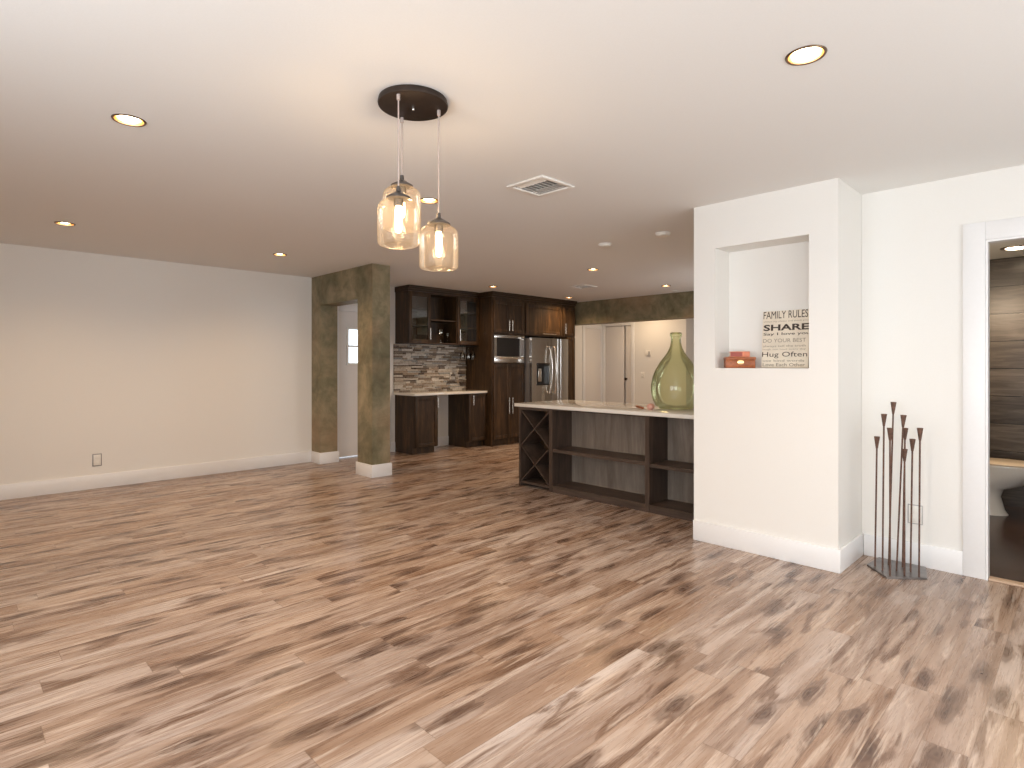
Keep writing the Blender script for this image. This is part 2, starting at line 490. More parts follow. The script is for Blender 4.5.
# north wall (long left wall that runs on behind the kitchen and the hall), with the entry door opening
DX0, DX1, DZ = 3.845, 4.62, 2.03
N0, N1 = NORTH_Y, NORTH_Y + .14
struct('wall_left', B().box(WEST_X - .2, DX0, N0, N1, 0, TOPZ).box(DX1, 12.0, N0, N1, 0, TOPZ).box(DX0, DX1, N0, N1, DZ, TOPZ), 'wall')
struct('baseboard_left', B().box(WEST_X, 3.4545, N0 - .016, N0 - .0005, 0, .145, .003), 'trim')

# olive plaster partition with a pass-through
PX0, PX1, PY0, PYa, PYb = 3.455, 3.690, 5.765, 6.092, 7.030
struct('wall_entry', B().box(PX0, PX1, PY0, PYa, 0, H + .01).box(PX0, PX1, PYb, N0 - .001, 0, H + .01).box(PX0, PX1, PYa, PYb, 2.06, H + .01), 'olive')
g = .0008
b = B()
b.box(PX0 - .016, PX1 + .016, PY0 - .016, PY0 - g, 0, .145, .002).box(PX0 - .016, PX1 + .016, PYa + g, PYa + .016, 0, .145, .002)
b.box(PX0 - .016, PX0 - g, PY0 - g, PYa + g, 0, .145, .002).box(PX1 + g, PX1 + .016, PY0 - g, PYa + g, 0, .145, .002)
struct('baseboard_post', b, 'trim')
b = B()
b.box(PX0 - .016, PX1 + .016, PYb - .016, PYb - g, 0, .145, .002)
b.box(PX0 - .016, PX0 - g, PYb - g, N0 - .017, 0, .145, .002).box(PX1 + g, PX1 + .016, PYb - g, N0 - .001, 0, .145, .002)
struct('baseboard_jamb', b, 'trim')

# niche block
NX0, NX1, NY0, NY1 = 3.9265, 4.4295, 1.1106, 2.072
CZ0, CZ1, CY0, CY1, CX = 1.261, 2.119, 1.280, 1.909, 4.150
b = B()
b.box(NX0, CX, NY0, CY0, 0, H + .01).box(NX0, CX, CY1, NY1, 0, H + .01).box(NX0, CX, CY0, CY1, 0, CZ0).box(NX0, CX, CY0, CY1, CZ1, H + .01)
b.box(CX, 5.6, NY0, NY1 - .001, 0, H + .01)
struct('wall_niche', b, 'wall')
b = B()
b.box(NX0 - .016, NX0 - g, NY0 - .016, NY1, 0, .145, .003).box(NX0 - g, EAST_X - .017, NY0 - .016, NY0 - g, 0, .145, .003)
struct('baseboard_niche', b, 'trim')

# right wall with bathroom doorway
BD0, BD1, BDZ, WT = -0.36, 0.456, 2.03, 0.06
struct('wall_right', B().box(EAST_X, EAST_X + WT, BD1, NY0 - .001, 0, TOPZ).box(EAST_X, EAST_X + WT, SOUTH_Y - .2, BD0, 0, TOPZ).box(EAST_X, EAST_X + WT, BD0, BD1, BDZ, TOPZ), 'wall')
b = B()
cw = .108
b.box(EAST_X - .014, EAST_X - g, BD1, BD1 + cw, 0, BDZ + cw, .002).box(EAST_X - .014, EAST_X - g, BD0 - cw, BD0, 0, BDZ + cw, .002).box(EAST_X - .014, EAST_X - g, BD0, BD1, BDZ, BDZ + cw, .002)
b.box(EAST_X - .014, EAST_X + WT, BD1 - .012, BD1 - g, 0, BDZ - .001).box(EAST_X - .014, EAST_X + WT, BD0 + g, BD0 + .012, 0, BDZ - .001).box(EAST_X - .014, EAST_X + WT, BD0 + .012, BD1 - .012, BDZ - .014, BDZ - .001)
struct('trim_1', b, 'trim')
struct('baseboard_right', B().box(EAST_X - .016, EAST_X - g, BD1 + cw, NY0 - .017, 0, .145, .003).box(EAST_X - .016, EAST_X - g, SOUTH_Y, BD0 - cw, 0, .145, .003), 'trim')

# bathroom shell
BX1, BCZ = 6.85, 2.255
struct('wall_bathroom', B().box(BX1, BX1 + .1, -1.9, NY0, 0, TOPZ), 'bath_tile')
struct('floor_bathroom', B().box(EAST_X + .055, BX1, -1.9, NY0, 0.0005, 0.008), 'bath_floor')
struct('ceiling_bathroom', B().box(EAST_X + WT + .001, BX1, -1.9, NY0, BCZ, BCZ + .05), 'ceiling')
struct('wall_bathroom_side', B().box(5.6, BX1, NY0, NY0 + .1, 0, TOPZ).box(EAST_X + WT, BX1, -2.0, -1.9, 0, TOPZ), 'wall')
struct('trim_2', B().box(EAST_X - .02, EAST_X + .05, BD0 + .013, BD1 - .013, 0.0005, 0.014, .004), 'oak_strip')

# kitchen south wall with its added, unseen window; hall walls, plaster beam
KX0, KX1, KZ0, KZ1 = 7.0, 8.2, .9, 2.1
struct('wall_kitchen', B().box(5.6, KX0, NY1 - .1, NY1, 0, TOPZ).box(KX1, 12.0, NY1 - .1, NY1, 0, TOPZ).box(KX0, KX1, NY1 - .1, NY1, 0, KZ0).box(KX0, KX1, NY1 - .1, NY1, KZ1, TOPZ), 'wall')
struct('window_6', B().box(KX0, KX0 + .05, NY1 - .07, NY1 - .02, KZ0, KZ1).box(KX1 - .05, KX1, NY1 - .07, NY1 - .02, KZ0, KZ1).box(7.575, 7.625, NY1 - .07, NY1 - .02, KZ0, KZ1).box(KX0 + .05, KX1 - .05, NY1 - .07, NY1 - .02, KZ0, KZ0 + .05).box(KX0 + .05, KX1 - .05, NY1 - .07, NY1 - .02, KZ1 - .05, KZ1), 'trim')
struct('wall_beam', B().box(8.31, 8.55, NY1 + .001, N0 - .001, 2.032, H + .01), 'olive')
HDY0, HDY1, HDZ = 6.55, 7.20, 2.09
b = B()
b.box(HALL_X, HALL_X + .12, HDY1, N0, 0, TOPZ).box(HALL_X, HALL_X + .12, 5.35, HDY0, 0, TOPZ).box(HALL_X, HALL_X + .12, HDY0, HDY1, HDZ, TOPZ)
b.box(HALL_X + .12, 12.0, 5.35, 5.47, 0, TOPZ).box(HALL_X + .6, HALL_X + .7, 5.47, N0, 0, TOPZ)
struct('wall_hall', b, 'wall')
struct('wall_far', B().box(11.9, 12.0, NY1, 5.35, 0, TOPZ), 'wall')
struct('trim_3', B().box(HALL_X - .016, HALL_X - g, HDY0 - .07, HDY0, 0, HDZ + .07, .002).box(HALL_X - .016, HALL_X - g, HDY1, HDY1 + .07, 0, HDZ + .07, .002).box(HALL_X - .016, HALL_X - g, HDY0, HDY1, HDZ, HDZ + .07, .002), 'trim')
# closet door leaf standing a little open, and its partner with a knob
d = struct('door_2', B().box(HALL_X + .02, HALL_X + .055, 6.745, HDY1 - .004, .012, HDZ - .004, .002), 'door')
d = struct('door_3', B().box(HALL_X + .02, HALL_X + .055, HDY0 + .004, 6.705, .012, HDZ - .004, .002), 'door')
k = B().lathe([(0, 0), (.012, 0), (.012, .02), (.028, .03), (.030, .045), (.02, .058), (0, .06)], 0, 0, 20)
k.xform(Matrix.Translation((HALL_X + .02, 6.672, 1.00)) @ Matrix.Rotation(-PI / 2, 4, 'Y'))
k.build('door_knob', 'bronze', d)
# flush door on the hall's north wall
struct('door_4', B().box(9.27, 9.78, N0 - .012, N0 - g, .012, 2.03, .002), 'door')
struct('trim_4', B().box(9.19, 9.265, N0 - .018, N0 - g, 0, 2.1, .002).box(9.785, HALL_X - .017, N0 - .018, N0 - g, 0, 2.1, .002).box(9.265, 9.785, N0 - .018, N0 - g, 2.032, 2.1, .002), 'trim')

# entry door with a four-light window, in the north wall
e = .004
LX0, LX1, LZ0, LZ1 = 3.968, 4.497, 1.283, 1.811
b = B()
dy0, dy1 = N0 + .012, N0 + .055
b.box(DX0 + e, LX0, dy0, dy1, .012, DZ - e).box(LX1, DX1 - e, dy0, dy1, .012, DZ - e).box(LX0, LX1, dy0, dy1, .012, LZ0).box(LX0, LX1, dy0, dy1, LZ1, DZ - e)
door1 = struct('door_1', b, 'door')
b = B()
fw = .028
b.box(LX0 - .005, LX0 + fw, dy0 - .012, dy1 + .01, LZ0 - .005, LZ1 + .005, .003).box(LX1 - fw, LX1 + .005, dy0 - .012, dy1 + .01, LZ0 - .005, LZ1 + .005, .003)
b.box(LX0 + fw, LX1 - fw, dy0 - .012, dy1 + .01, LZ0 - .005, LZ0 + fw, .003).box(LX0 + fw, LX1 - fw, dy0 - .012, dy1 + .01, LZ1 - fw, LZ1 + .005, .003)
mx, mz = (LX0 + LX1) / 2, (LZ0 + LZ1) / 2
b.box(mx - .012, mx + .012, dy0 + .004, dy1 - .004, LZ0 + fw, LZ1 - fw).box(LX0 + fw, mx - .012, dy0 + .004, dy1 - .004, mz - .012, mz + .012).box(mx + .012, LX1 - fw, dy0 + .004, dy1 - .004, mz - .012, mz + .012)
b.build('window_frame', 'grille', door1)
B().box(LX0 + fw - .004, LX1 - fw + .004, dy0 + .019, dy0 + .024, LZ0 + fw - .004, LZ1 - fw + .004).build('window_pane', 'glass', door1)
b = B()
b.box(DX0 - .085, DX0, N0 - .018, N0 - g, 0, DZ + .085, .003).box(DX1, DX1 + .045, N0 - .018, N0 - g, 0, DZ + .085, .003).box(DX0, DX1, N0 - .018, N0 - g, DZ, DZ + .085, .003)
struct('trim_5', b, 'trim')

# the two walls behind the camera, with their window openings and frames
def window_wall(name, spec, along_y):
    b = B(); lo = SOUTH_Y - .2 if along_y else WEST_X
    hi = NORTH_Y if along_y else EAST_X
    def bx(a0, a1, z0, z1, t0=-.12, t1=0.0):
        if along_y:
            b.box(WEST_X + t0, WEST_X + t1, a0, a1, z0, z1)
        else:
            b.box(a0, a1, SOUTH_Y + t0, SOUTH_Y + t1, z0, z1)
    cur = lo
    for c, w in spec:
        bx(cur, c - w / 2, 0, TOPZ); bx(c - w / 2, c + w / 2, 0, WZ0); bx(c - w / 2, c + w / 2, WZ1, TOPZ); cur = c + w / 2
    bx(cur, hi, 0, TOPZ)
    struct(name, b, 'wall')
window_wall('wall_west', WEST_WINDOWS, True)
window_wall('wall_south', SOUTH_WINDOWS, False)
wn = 0
for spec, along in ((WEST_WINDOWS, True), (SOUTH_WINDOWS, False)):
    for c, w in spec:
        wn += 1
        b = B()
        for a0, a1, z0, z1 in ((c - w / 2, c - w / 2 + .05, WZ0, WZ1), (c + w / 2 - .05, c + w / 2, WZ0, WZ1), (c - .025, c + .025, WZ0 + .05, WZ1 - .05),
                               (c - w / 2 + .05, c + w / 2 - .05, WZ0, WZ0 + .05), (c - w / 2 + .05, c + w / 2 - .05, WZ1 - .05, WZ1)):
            if along:
                b.box(WEST_X - .09, WEST_X - .04, a0, a1, z0, z1)
            else:
                b.box(a0, a1, SOUTH_Y - .09, SOUTH_Y - .04, z0, z1)
        struct('window_%d' % wn, b, 'trim')

# ------------------------------------------------------------------ cabinets
FY = 6.645                    # kitchen cabinet front plane
def shaker(b, x0, x1, z0, z1, y, th=.02, rail=.055, panel=True, mi=0):
    b.box(x0, x0 + rail, y - th, y, z0, z1, .0015, mi).box(x1 - rail, x1, y - th, y, z0, z1, .0015, mi)
    b.box(x0 + rail, x1 - rail, y - th, y, z0, z0 + rail, .0015, mi).box(x0 + rail, x1 - rail, y - th, y, z1 - rail, z1, .0015, mi)
    if panel:
        b.box(x0 + rail, x1 - rail, y - th + .010, y, z0 + rail, z1 - rail, 0, mi)
    return b
def bar_handle(parent, x, y, z0, z1, horizontal=False, x1=None):
    b = B()
    if horizontal:
        b.tube([(x, y - .03, z0), (x1, y - .03, z0)], .007, 10)
        for q in (x + .02, x1 - .02):
            b.cone((q, y + .002, z0), (q, y - .03, z0), .005, n=8)
    else:
        b.tube([(x, y - .03, z0), (x, y - .03, z1)], .007, 10)
        for q in (z0 + .02, z1 - .02):
            b.cone((x, y + .002, q), (x, y - .03, q), .005, n=8)
    return b.build('handle', 'nickel', parent)

# upper cabinet: two glass doors either side of an open bay
UY, UX0, UX1, UZ0, UZ1 = 6.955, 4.75, 6.102, 1.60, 2.36
up = thing('upper_cabinet', 'dark wood wall cabinet with two glass doors and open middle shelf above stone backsplash', 'cabinet', ((UX0 + UX1) / 2, 7.1, UZ0))
BK = N0 - .003
b = B()
b.box(UX0, UX0 + .02, UY, BK, UZ0, UZ1).box(UX1 - .022, UX1 - .002, UY, BK, UZ0, UZ1).box(UX0 + .02, UX1 - .022, UY, BK, UZ0, UZ0 + .02).box(UX0 + .02, UX1 - .022, UY, BK, UZ1 - .02, UZ1)
b.box(UX0 + .02, UX1 - .022, BK - .012, BK, UZ0 + .02, UZ1 - .02)
for q in (5.145, 5.655):
    b.box(q - .01, q + .01, UY, BK - .012, UZ0 + .02, UZ1 - .02)
b.build('carcass', 'cabinet', up)
for (a0, a1, zs) in ((UX0 + .021, 5.134, (1.86, 2.10)), (5.156, 5.644, (1.95,)), (5.666, UX1 - .024, (1.86, 2.10))):
    for z in zs:
        B().box(a0, a1, UY + .01, BK - .013, z, z + .018).build('shelf', 'cabinet_h', up)
for (a0, a1, hx) in ((UX0 + .003, 5.143, 5.118), (5.657, UX1 - .005, 5.685)):
    dd = shaker(B(), a0, a1, UZ0 + .003, UZ1 - .02, UY - .001, panel=False).build('door', 'cabinet', up)
    B().box(a0 + .055, a1 - .055, UY - .014, UY - .010, UZ0 + .058, UZ1 - .075).build('glass_pane', 'glass', dd)
    bar_handle(dd, hx, UY - .02, 1.66, 1.83)
def crown(b, pts, z0, z1, out):
    # stepped cornice, pts = list of (x0,x1,y0,y1) footprints already projecting
    for (x0, x1, y0, y1) in pts:
        b.box(x0, x1, y0, y1, z0, z0 + .03).box(x0 - 0, x1, y0 - out * .5, y1, z0 + .03, z0 + .055).box(x0 - 0, x1, y0 - out, y1, z0 + .055, z1)
crown_b = B()
crown(crown_b, [(UX0 - .01, UX1 - .03, UY - .022, BK)], UZ1 + .0005, H - .001, .03)
crown_b.build('cornice', 'cabinet_h', up)
# hanging stemware rack belongs to the cabinet
b = B()
for x in (5.80, 5.84, 5.91, 5.95, 6.02, 6.06):
    b.tube([(x, UY + .0, 1.582), (x, BK - .06, 1.582)], .004, 8)
for x in (5.80, 6.06):
    b.cone((x, UY + .02, 1.582), (x, UY + .02, UZ0), .004, n=8).cone((x, BK - .07, 1.582), (x, BK - .07, UZ0), .004, n=8)
b.build('stemware_rack', 'black', up)

# tall cabinet run
TX0, TX1, TZ1 = 6.105, 8.155, 2.36
tall = thing('tall_cabinet', 'tall dark wood pantry cabinet with built-in microwave, left of the refrigerator', 'cabinet', (6.50, 6.95, 0))
c1, c2 = TX0, 6.842
b = B()
b.box(c1, c1 + .025, FY, BK, 0, TZ1).box(c2 - .025, c2, FY, BK, 0, TZ1).box(c1 + .025, c2 - .025, FY + .04, BK, 0, .1)
b.box(c1 + .025, c2 - .025, FY, BK, .1, 1.315).box(c1 + .025, c2 - .025, FY, BK, 1.765, TZ1)
b.box(c1 + .025, c2 - .025, BK - .02, BK, 1.315, 1.765)
b.build('carcass', 'cabinet', tall)
xm = 6.485
for (a0, a1, z0, z1, hz) in ((c1 + .03, xm - .002, 1.80, 2.31, (1.835, 2.00)), (xm + .002, c2 - .03, 1.80, 2.31, (1.835, 2.00)), (c1 + .03, xm - .002, .11, 1.295, (.50, .76)), (xm + .002, c2 - .03, .11, 1.295, (.50, .76))):
    dd = shaker(B(), a0, a1, z0, z1, FY - .001).build('door', 'cabinet', tall)
    bar_handle(dd, a1 - .035 if a0 < xm else a0 + .035, FY - .021, *hz)
b = B(); crown(b, [(TX0 - .02, c2, FY - .022, BK)], TZ1 + .0005, H - .001, .03)
b.build('cornice', 'cabinet_h', tall)

mw = thing('microwave', 'stainless built-in microwave with dark window in the tall cabinet', 'microwave', (6.50, 6.9, 1.32))
m0, m1, z0, z1 = c1 + .03, c2 - .03, 1.32, 1.76
b = B().box(m0 + .01, m1 - .01, FY + .002, 7.2, z0 + .005, z1 - .005)
b.box(m0, m1, FY - .03, FY - .002, z0, z0 + .10, .003).box(m0, m1, FY - .03, FY - .002, z1 - .045, z1, .003)
b.box(m0, m0 + .05, FY - .03, FY - .002, z0 + .10, z1 - .045).box(m1 - .11, m1, FY - .03, FY - .002, z0 + .10, z1 - .045)
b.build('body', 'steel', mw)
B().box(m0 + .05, m1 - .11, FY - .024, FY - .004, z0 + .10, z1 - .045).build('window', 'black', mw)
B().box(m1 - .09, m1 - .02, FY - .034, FY - .030, z0 + .11, z1 - .06, .002).build('control_panel', 'steel_side', mw)
B().tube([(m0 + .05, FY - .06, z0 + .07), (m1 - .05, FY - .06, z0 + .07)], .010, 10).cone((m0 + .08, FY - .028, z0 + .07), (m0 + .08, FY - .06, z0 + .07), .007, n=8).cone((m1 - .08, FY - .028, z0 + .07), (m1 - .08, FY - .06, z0 + .07), .007, n=8).build('handle', 'nickel', mw)

of = thing('over_fridge_cabinet', 'dark wood cabinet with single wide lift door above the refrigerator', 'cabinet', (7.35, 6.95, 1.775))
b = B().box(c2 + .002, 7.800, FY, BK, 1.775, TZ1); b.build('carcass', 'cabinet', of)
dd = shaker(B(), c2 + .02, 7.79, 1.80, 2.31, FY - .001, rail=.065).build('door', 'cabinet', of)
bar_handle(dd, 7.24, FY - .021, 1.815, 0, True, 7.60)
b = B(); crown(b, [(c2 + .002, 7.800, FY - .022, BK)], TZ1 + .0005, H - .001, .03); b.build('cornice', 'cabinet_h', of)
nc = thing('pantry_cabinet', 'narrow dark wood tall cabinet at the right side of the refrigerator', 'cabinet', (8.02, 6.95, 0))
b = B().box(7.915, TX1, FY, BK, .1, TZ1).box(7.915, TX1, FY + .04, BK, 0, .1).box(7.802, 7.914, FY, BK, 1.775, TZ1); b.build('carcass', 'cabinet', nc)
dd = shaker(B(), 7.815, TX1 - .012, 1.80, 2.31, FY - .001, rail=.05).build('door', 'cabinet', nc)
bar_handle(dd, 7.850, FY - .021, 1.84, 2.02)
dd = shaker(B(), 7.922, TX1 - .012, .11, 1.78, FY - .001, rail=.05).build('door', 'cabinet', nc)
b = B(); crown(b, [(7.802, TX1 + .012, FY - .022, BK)], TZ1 + .0005, H - .001, .03); b.build('cornice', 'cabinet_h', nc)

# refrigerator
fr = thing('refrigerator', 'stainless side-by-side refrigerator with water dispenser and curved handles', 'refrigerator', (7.33, 6.85, 0))
RX0, RX1, RF, RZ = 6.862, 7.790, 6.475, 1.735
B().box(RX0, RX1 - .002, RF + .075, 7.25, .0305, RZ - .012, .006).build('body', 'steel_side', fr)
B().box(RX0 + .02, RX1 - .03, RF + .09, 7.2, 0.0, .03).build('base_grille', 'black', fr)
xs = 7.315
def curved_door(x0, x1, z0, z1, hole=None):
    b = B(); n = 12
    for i in range(n):
        a0 = x0 + (x1 - x0) * i / n; a1 = x0 + (x1 - x0) * (i + 1) / n
        bul = lambda x: .022 * (1 - ((x - (RX0 + RX1) / 2) / (.5 * (RX1 - RX0))) ** 2)
        segs = [(z0, z1)]
        if hole and a0 >= hole[0] - 1e-6 and a1 <= hole[1] + 1e-6:
            segs = [(z0, hole[2]), (hole[3], z1)]
        for s0, s1 in segs:
            vv = [b.bm.verts.new(p) for p in ((a0, RF - bul(a0) + .02, s0), (a1, RF - bul(a1) + .02, s0), (a1, RF + .07, s0), (a0, RF + .07, s0),
                                              (a0, RF - bul(a0) + .02, s1), (a1, RF - bul(a1) + .02, s1), (a1, RF + .07, s1), (a0, RF + .07, s1))]
            for q in ((0, 1, 5, 4), (1, 2, 6, 5), (2, 3, 7, 6), (3, 0, 4, 7), (0, 3, 2, 1), (4, 5, 6, 7)):
                b.bm.faces.new([vv[k] for k in q])
    bmesh.ops.remove_doubles(b.bm, verts=b.bm.verts, dist=.0005)
    return b
dw = (xs - .004 - RX0) / 12
hx0, hx1 = RX0 + dw * 3, RX0 + dw * 11
HZ0, HZ1 = .945, 1.315
ld = curved_door(RX0, xs - .004, .06, RZ, (hx0, hx1, HZ0, HZ1)).build('door', 'steel', fr)
rd = curved_door(xs + .004, RX1, .06, RZ).build('door', 'steel', fr)
b = B().box(hx0 + .001, hx1 - .001, RF + .055, RF + .069, HZ0 + .001, HZ1 - .001).box(hx0 + .001, hx1 - .001, RF - .002, RF + .055, HZ1 - .05, HZ1 - .001, .003)
b.box(hx0 + .001, hx1 - .001, RF + .0, RF + .055, HZ0 + .001, HZ0 + .02)
b.build('dispenser', 'black', ld)
B().box(hx0 + .06, hx1 - .16, RF + .03, RF + .054, HZ0 + .06, HZ1 - .09, .004).build('dispenser_paddle', 'nickel', ld)
for dr, hx, sg in ((ld, xs - .055, -1), (rd, xs + .055, 1)):
    pts = []
    for i in range(17):
        s_ = i / 16
        pts.append((hx + sg * .030 * (1 - math.sin(PI * s_)) * 0 - sg * .018 * math.sin(PI * s_) + sg * .012, RF - .02 - .055 * math.sin(PI * s_) ** .6, .80 + .80 * s_))
    B().tube(pts, .012, 10).build('handle', 'nickel', dr)

# base cabinets and counter under the stone
CTZ = .877
FB = 6.765                    # front plane of the base cabinets under the stone
lb = thing('base_cabinet', 'dark wood base cabinet at the open left end of the white counter', 'cabinet', (4.94, 7.0, 0), 'base cabinets under the stone backsplash')
B().box(4.745, 5.15, FB + .02, BK, .09, CTZ - .036).box(4.745, 5.13, FB + .07, BK, 0, .09).build('carcass', 'cabinet', lb)
dd = shaker(B(), 4.748, 5.147, .10, CTZ - .05, FB + .019).build('door', 'cabinet', lb)
bar_handle(dd, 5.125, FB, .66, .81)
rb_ = thing('base_cabinet', 'narrow dark wood base cabinet against the tall pantry, right of the knee space', 'cabinet', (5.92, 7.0, 0), 'base cabinets under the stone backsplash')
B().box(5.745, 6.10, FB + .02, BK, .09, CTZ - .036).box(5.745, 6.10, FB + .07, BK, 0, .09).build('carcass', 'cabinet', rb_)
dd = shaker(B(), 5.748, 6.098, .10, CTZ - .05, FB + .019).build('door', 'cabinet', rb_)
bar_handle(dd, 5.815, FB, .66, .81)
ct = B().box(4.715, 6.103, FB - .025, BK, CTZ - .035, CTZ, .004).build('countertop', 'quartz')
tag(ct, 'white counter slab on dark base cabinets below the stone backsplash', 'countertop')
struct('baseboard_kitchen', B().box(5.152, 5.743, N0 - .016, N0 - g, 0, .145, .002), 'trim')
struct('baseboard_corner', B().box(DX1 + .046, 4.743, N0 - .016, N0 - g, 0, .145, .002), 'trim')

# ledger stone backsplash
b = B()
z = CTZ + .001
SX0, SX1 = 4.72, 6.100
rows = []
while z < UZ0 - .012:
    hgt = random.choice((.018, .022, .026, .032))
    z1 = min(z + hgt, UZ0 - .001)
    x = SX0
    while x < SX1 - .01:
        w = random.choice((.05, .08, .11, .15, .2, .24))
        x1 = min(x + w, SX1)
        dpt = random.uniform(.012, .034)
        b.box(x, x1 - .002, N0 - .0025 - dpt, N0 - .0025, z, z1 - .002, 0, random.choices(range(6), (26, 22, 15, 10, 16, 11))[0])
        x = x1
    z = z1
st = b.build('stone_backsplash', STONES)
tag(st, 'stacked ledger stone backsplash in grey and tan between counter and wall cabinet', 'backsplash')

# ------------------------------------------------------------------ breakfast bar
BX, BBK = 4.35, 4.655
PZ = CTZ - .036
wr = thing('wine_rack', 'dark wood wine rack with crossed slats at the left end of the bar', 'wine rack', (BX + .1, 4.07, 0), None)
y0, y1 = 3.833, 4.305
B().box(BX, 5.15, y1 - .022, y1, 0, PZ).build('side_panel', 'bar_post', wr)
B().box(BX, BBK, y0, y0 + .045, 0, PZ).build('side_panel', 'bar_post', wr)
B().box(BBK, BBK + .018, y0 + .001, y1 - .023, 0, PZ).build('back_panel', 'cabinet', wr)
B().box(BX + .01, BBK, y0 + .046, y1 - .023, .03, .055).build('bottom_shelf', 'bar_wood', wr)
B().box(BX, BX + .02, y0 + .046, y1 - .023, PZ - .03, PZ - .001).build('top_rail', 'bar_wood', wr)
zt, zb = PZ - .031, .057
zm = (zt + zb) / 2
ya, yb = y0 + .047, y1 - .024
def slat(p, q, xo):
    # flat board on edge from p=(y,z) to q, running the depth of the rack
    d = Vector((q[0] - p[0], q[1] - p[1])); L = d.length; d /= L
    n_ = Vector((-d.y, d.x)) * .006
    poly = [(p[0] + n_.x, p[1] + n_.y), (q[0] + n_.x, q[1] + n_.y), (q[0] - n_.x, q[1] - n_.y), (p[0] - n_.x, p[1] - n_.y)]
    return B().extrude_yz(poly, BX + .004 + xo, BBK - .004)
eps = .009
for (za, zc) in ((zm, zt), (zb, zm)):
    slat((ya + eps, za + eps), (yb - eps, zc - eps), .0).build('slat', 'bar_post', wr)
    slat((ya + eps, zc - eps), (yb - eps, za + eps), .001).build('slat', 'bar_post', wr)

cs = thing('bar_shelf', 'wide open two-level shelf unit in the middle of the bar, grey back panel', 'shelf unit', (BX + .15, 3.29, 0))
y0b, y1b = 2.713, 3.832
B().box(BX, BBK, y0b, y0b + .042, 0, PZ).build('side_panel', 'bar_post', cs)
B().box(BBK, BBK + .018, y0b, y1b, 0, PZ).build('back_panel', 'bar_back', cs)
B().box(BX, BBK, y0b + .043, y1b, .045, .07).build('bottom_shelf', 'bar_wood', cs)
B().box(BX + .004, BX + .022, y0b + .043, y1b, 0, .044).build('plinth', 'bar_wood', cs)
B().box(BX + .004, BBK, y0b + .043, y1b, .405, .437).build('shelf', 'bar_wood', cs)
B().box(BX + .002, BX + .02, y0b + .043, y1b, PZ - .012, PZ - .001).build('top_rail', 'bar_wood', cs)
rs_ = thing('bar_shelf', 'narrow open shelf unit of the bar, next to the white niche wall', 'shelf unit', (BX + .15, 2.4, 0))
y0c, y1c = NY1 + .004, 2.712
B().box(BX, BBK, y0c, y0c + .03, 0, PZ).build('side_panel', 'bar_post', rs_)
B().box(BBK, BBK + .018, y0c, y1c, 0, PZ).build('back_panel', 'bar_back', rs_)
B().box(BX, BBK, y0c + .031, y1c, .045, .07).build('bottom_shelf', 'bar_wood', rs_)
B().box(BX + .004, BX + .022, y0c + .031, y1c, 0, .044).build('plinth', 'bar_wood', rs_)
B().box(BX + .004, BBK, y0c + .031, y1c, .395, .425).build('shelf', 'bar_wood', rs_)
bc = B().box(4.318, 5.19, NY1 + .003, 4.345, CTZ - .035, CTZ, .004).build('bar_countertop', 'quartz')
tag(bc, 'long white polished bar top over the wine rack and open shelves', 'countertop')

# green demijohn on the bar
VX, VY = 4.80, 2.712
k = 1.0
prof = [(0, .012), (.10, .004), (.150, .006), (.185, .03), (.212, .09), (.225, .16), (.225, .22), (.212, .29), (.185, .36), (.148, .425), (.110, .475), (.078, .52), (.056, .565), (.046, .61), (.043, .65), (.043, .668)]
b = B().lathe([(r, CTZ + .0005 + zz) for r, zz in prof], VX, VY, 56)
jug = b.build('demijohn', 'green_glass', angle=80)
tag(jug, 'large round green glass demijohn on the bar beside the niche wall', 'bottle')
ringp = [(.043, .665), (.052, .668), (.054, .682), (.052, .700), (.046, .706), (.038, .704), (.037, .69)]
B().lathe([(r, CTZ + zz) for r, zz in ringp], VX, VY, 40).build('lip', 'green_glass', jug)
# little things on the bar
p0, p1 = on_z(637, 406.5, CTZ), on_z(648, 409.5, CTZ)
b = B().tube([Vector((4.700, 3.075, CTZ + .013)), Vector((4.62, 2.99, CTZ + .014)), Vector((4.545, 2.90, CTZ + .012))], [.008, .012, .009], 10)
tag(b.build('wooden_stick', 'box_wood'), 'short brown wooden stick lying on the bar left of the green bottle', 'stick')
b = B().lathe([(0, CTZ + .001), (.022, CTZ + .002), (.034, CTZ + .018), (.036, CTZ + .032), (.026, CTZ + .050), (0, CTZ + .058)], 4.56, 2.83, 28)  # unidentified rounded pink object
tag(b.build('pink_object', 'pink'), 'small rounded pink object at the foot of the green bottle', 'ornament')

# stemware
def goblet(cx, cy, z, s=1.0, flip=False):
    pr = [(0, 0), (.033, 0), (.034, .003), (.008, .010), (.0045, .03), (.0045, .085), (.012, .095), (.030, .115), (.037, .145), (.036, .175), (.031, .20), (.0295, .20), (.034, .175), (.035, .145), (.028, .118), (0, .100)]
    f = -1 if flip else 1
    return B().lathe([(r * s, z + f * zz * s) for r, zz in pr], cx, cy, 24)
o = goblet(5.40, 7.03, UZ0 + .0205, 1.08).build('wine_glass', 'glass', angle=60)
tag(o, 'taller clear stem glass standing on the floor of the open cabinet bay', 'glass', 'stem glasses in the wall cabinet')
o = goblet(5.545, 7.05, UZ0 + .0205, .78).build('wine_glass', 'glass', angle=60)
tag(o, 'shorter clear stem glass standing right of the taller one in open cabinet bay', 'glass', 'stem glasses in the wall cabinet')
for (x, y, lab) in ((5.82, 7.02, 'clear stem glass hanging upside down under the wall cabinet, leftmost of the three'), (5.93, 7.00, 'clear stem glass hanging upside down under the wall cabinet, middle of the three'),
                    (6.04, 7.02, 'clear stem glass hanging upside down under the wall cabinet, nearest the tall pantry')):
    o = goblet(x, y, 1.590, 1.1, True).build('wine_glass', 'glass', angle=60)
    tag(o, lab, 'glass', 'hanging stem glasses')

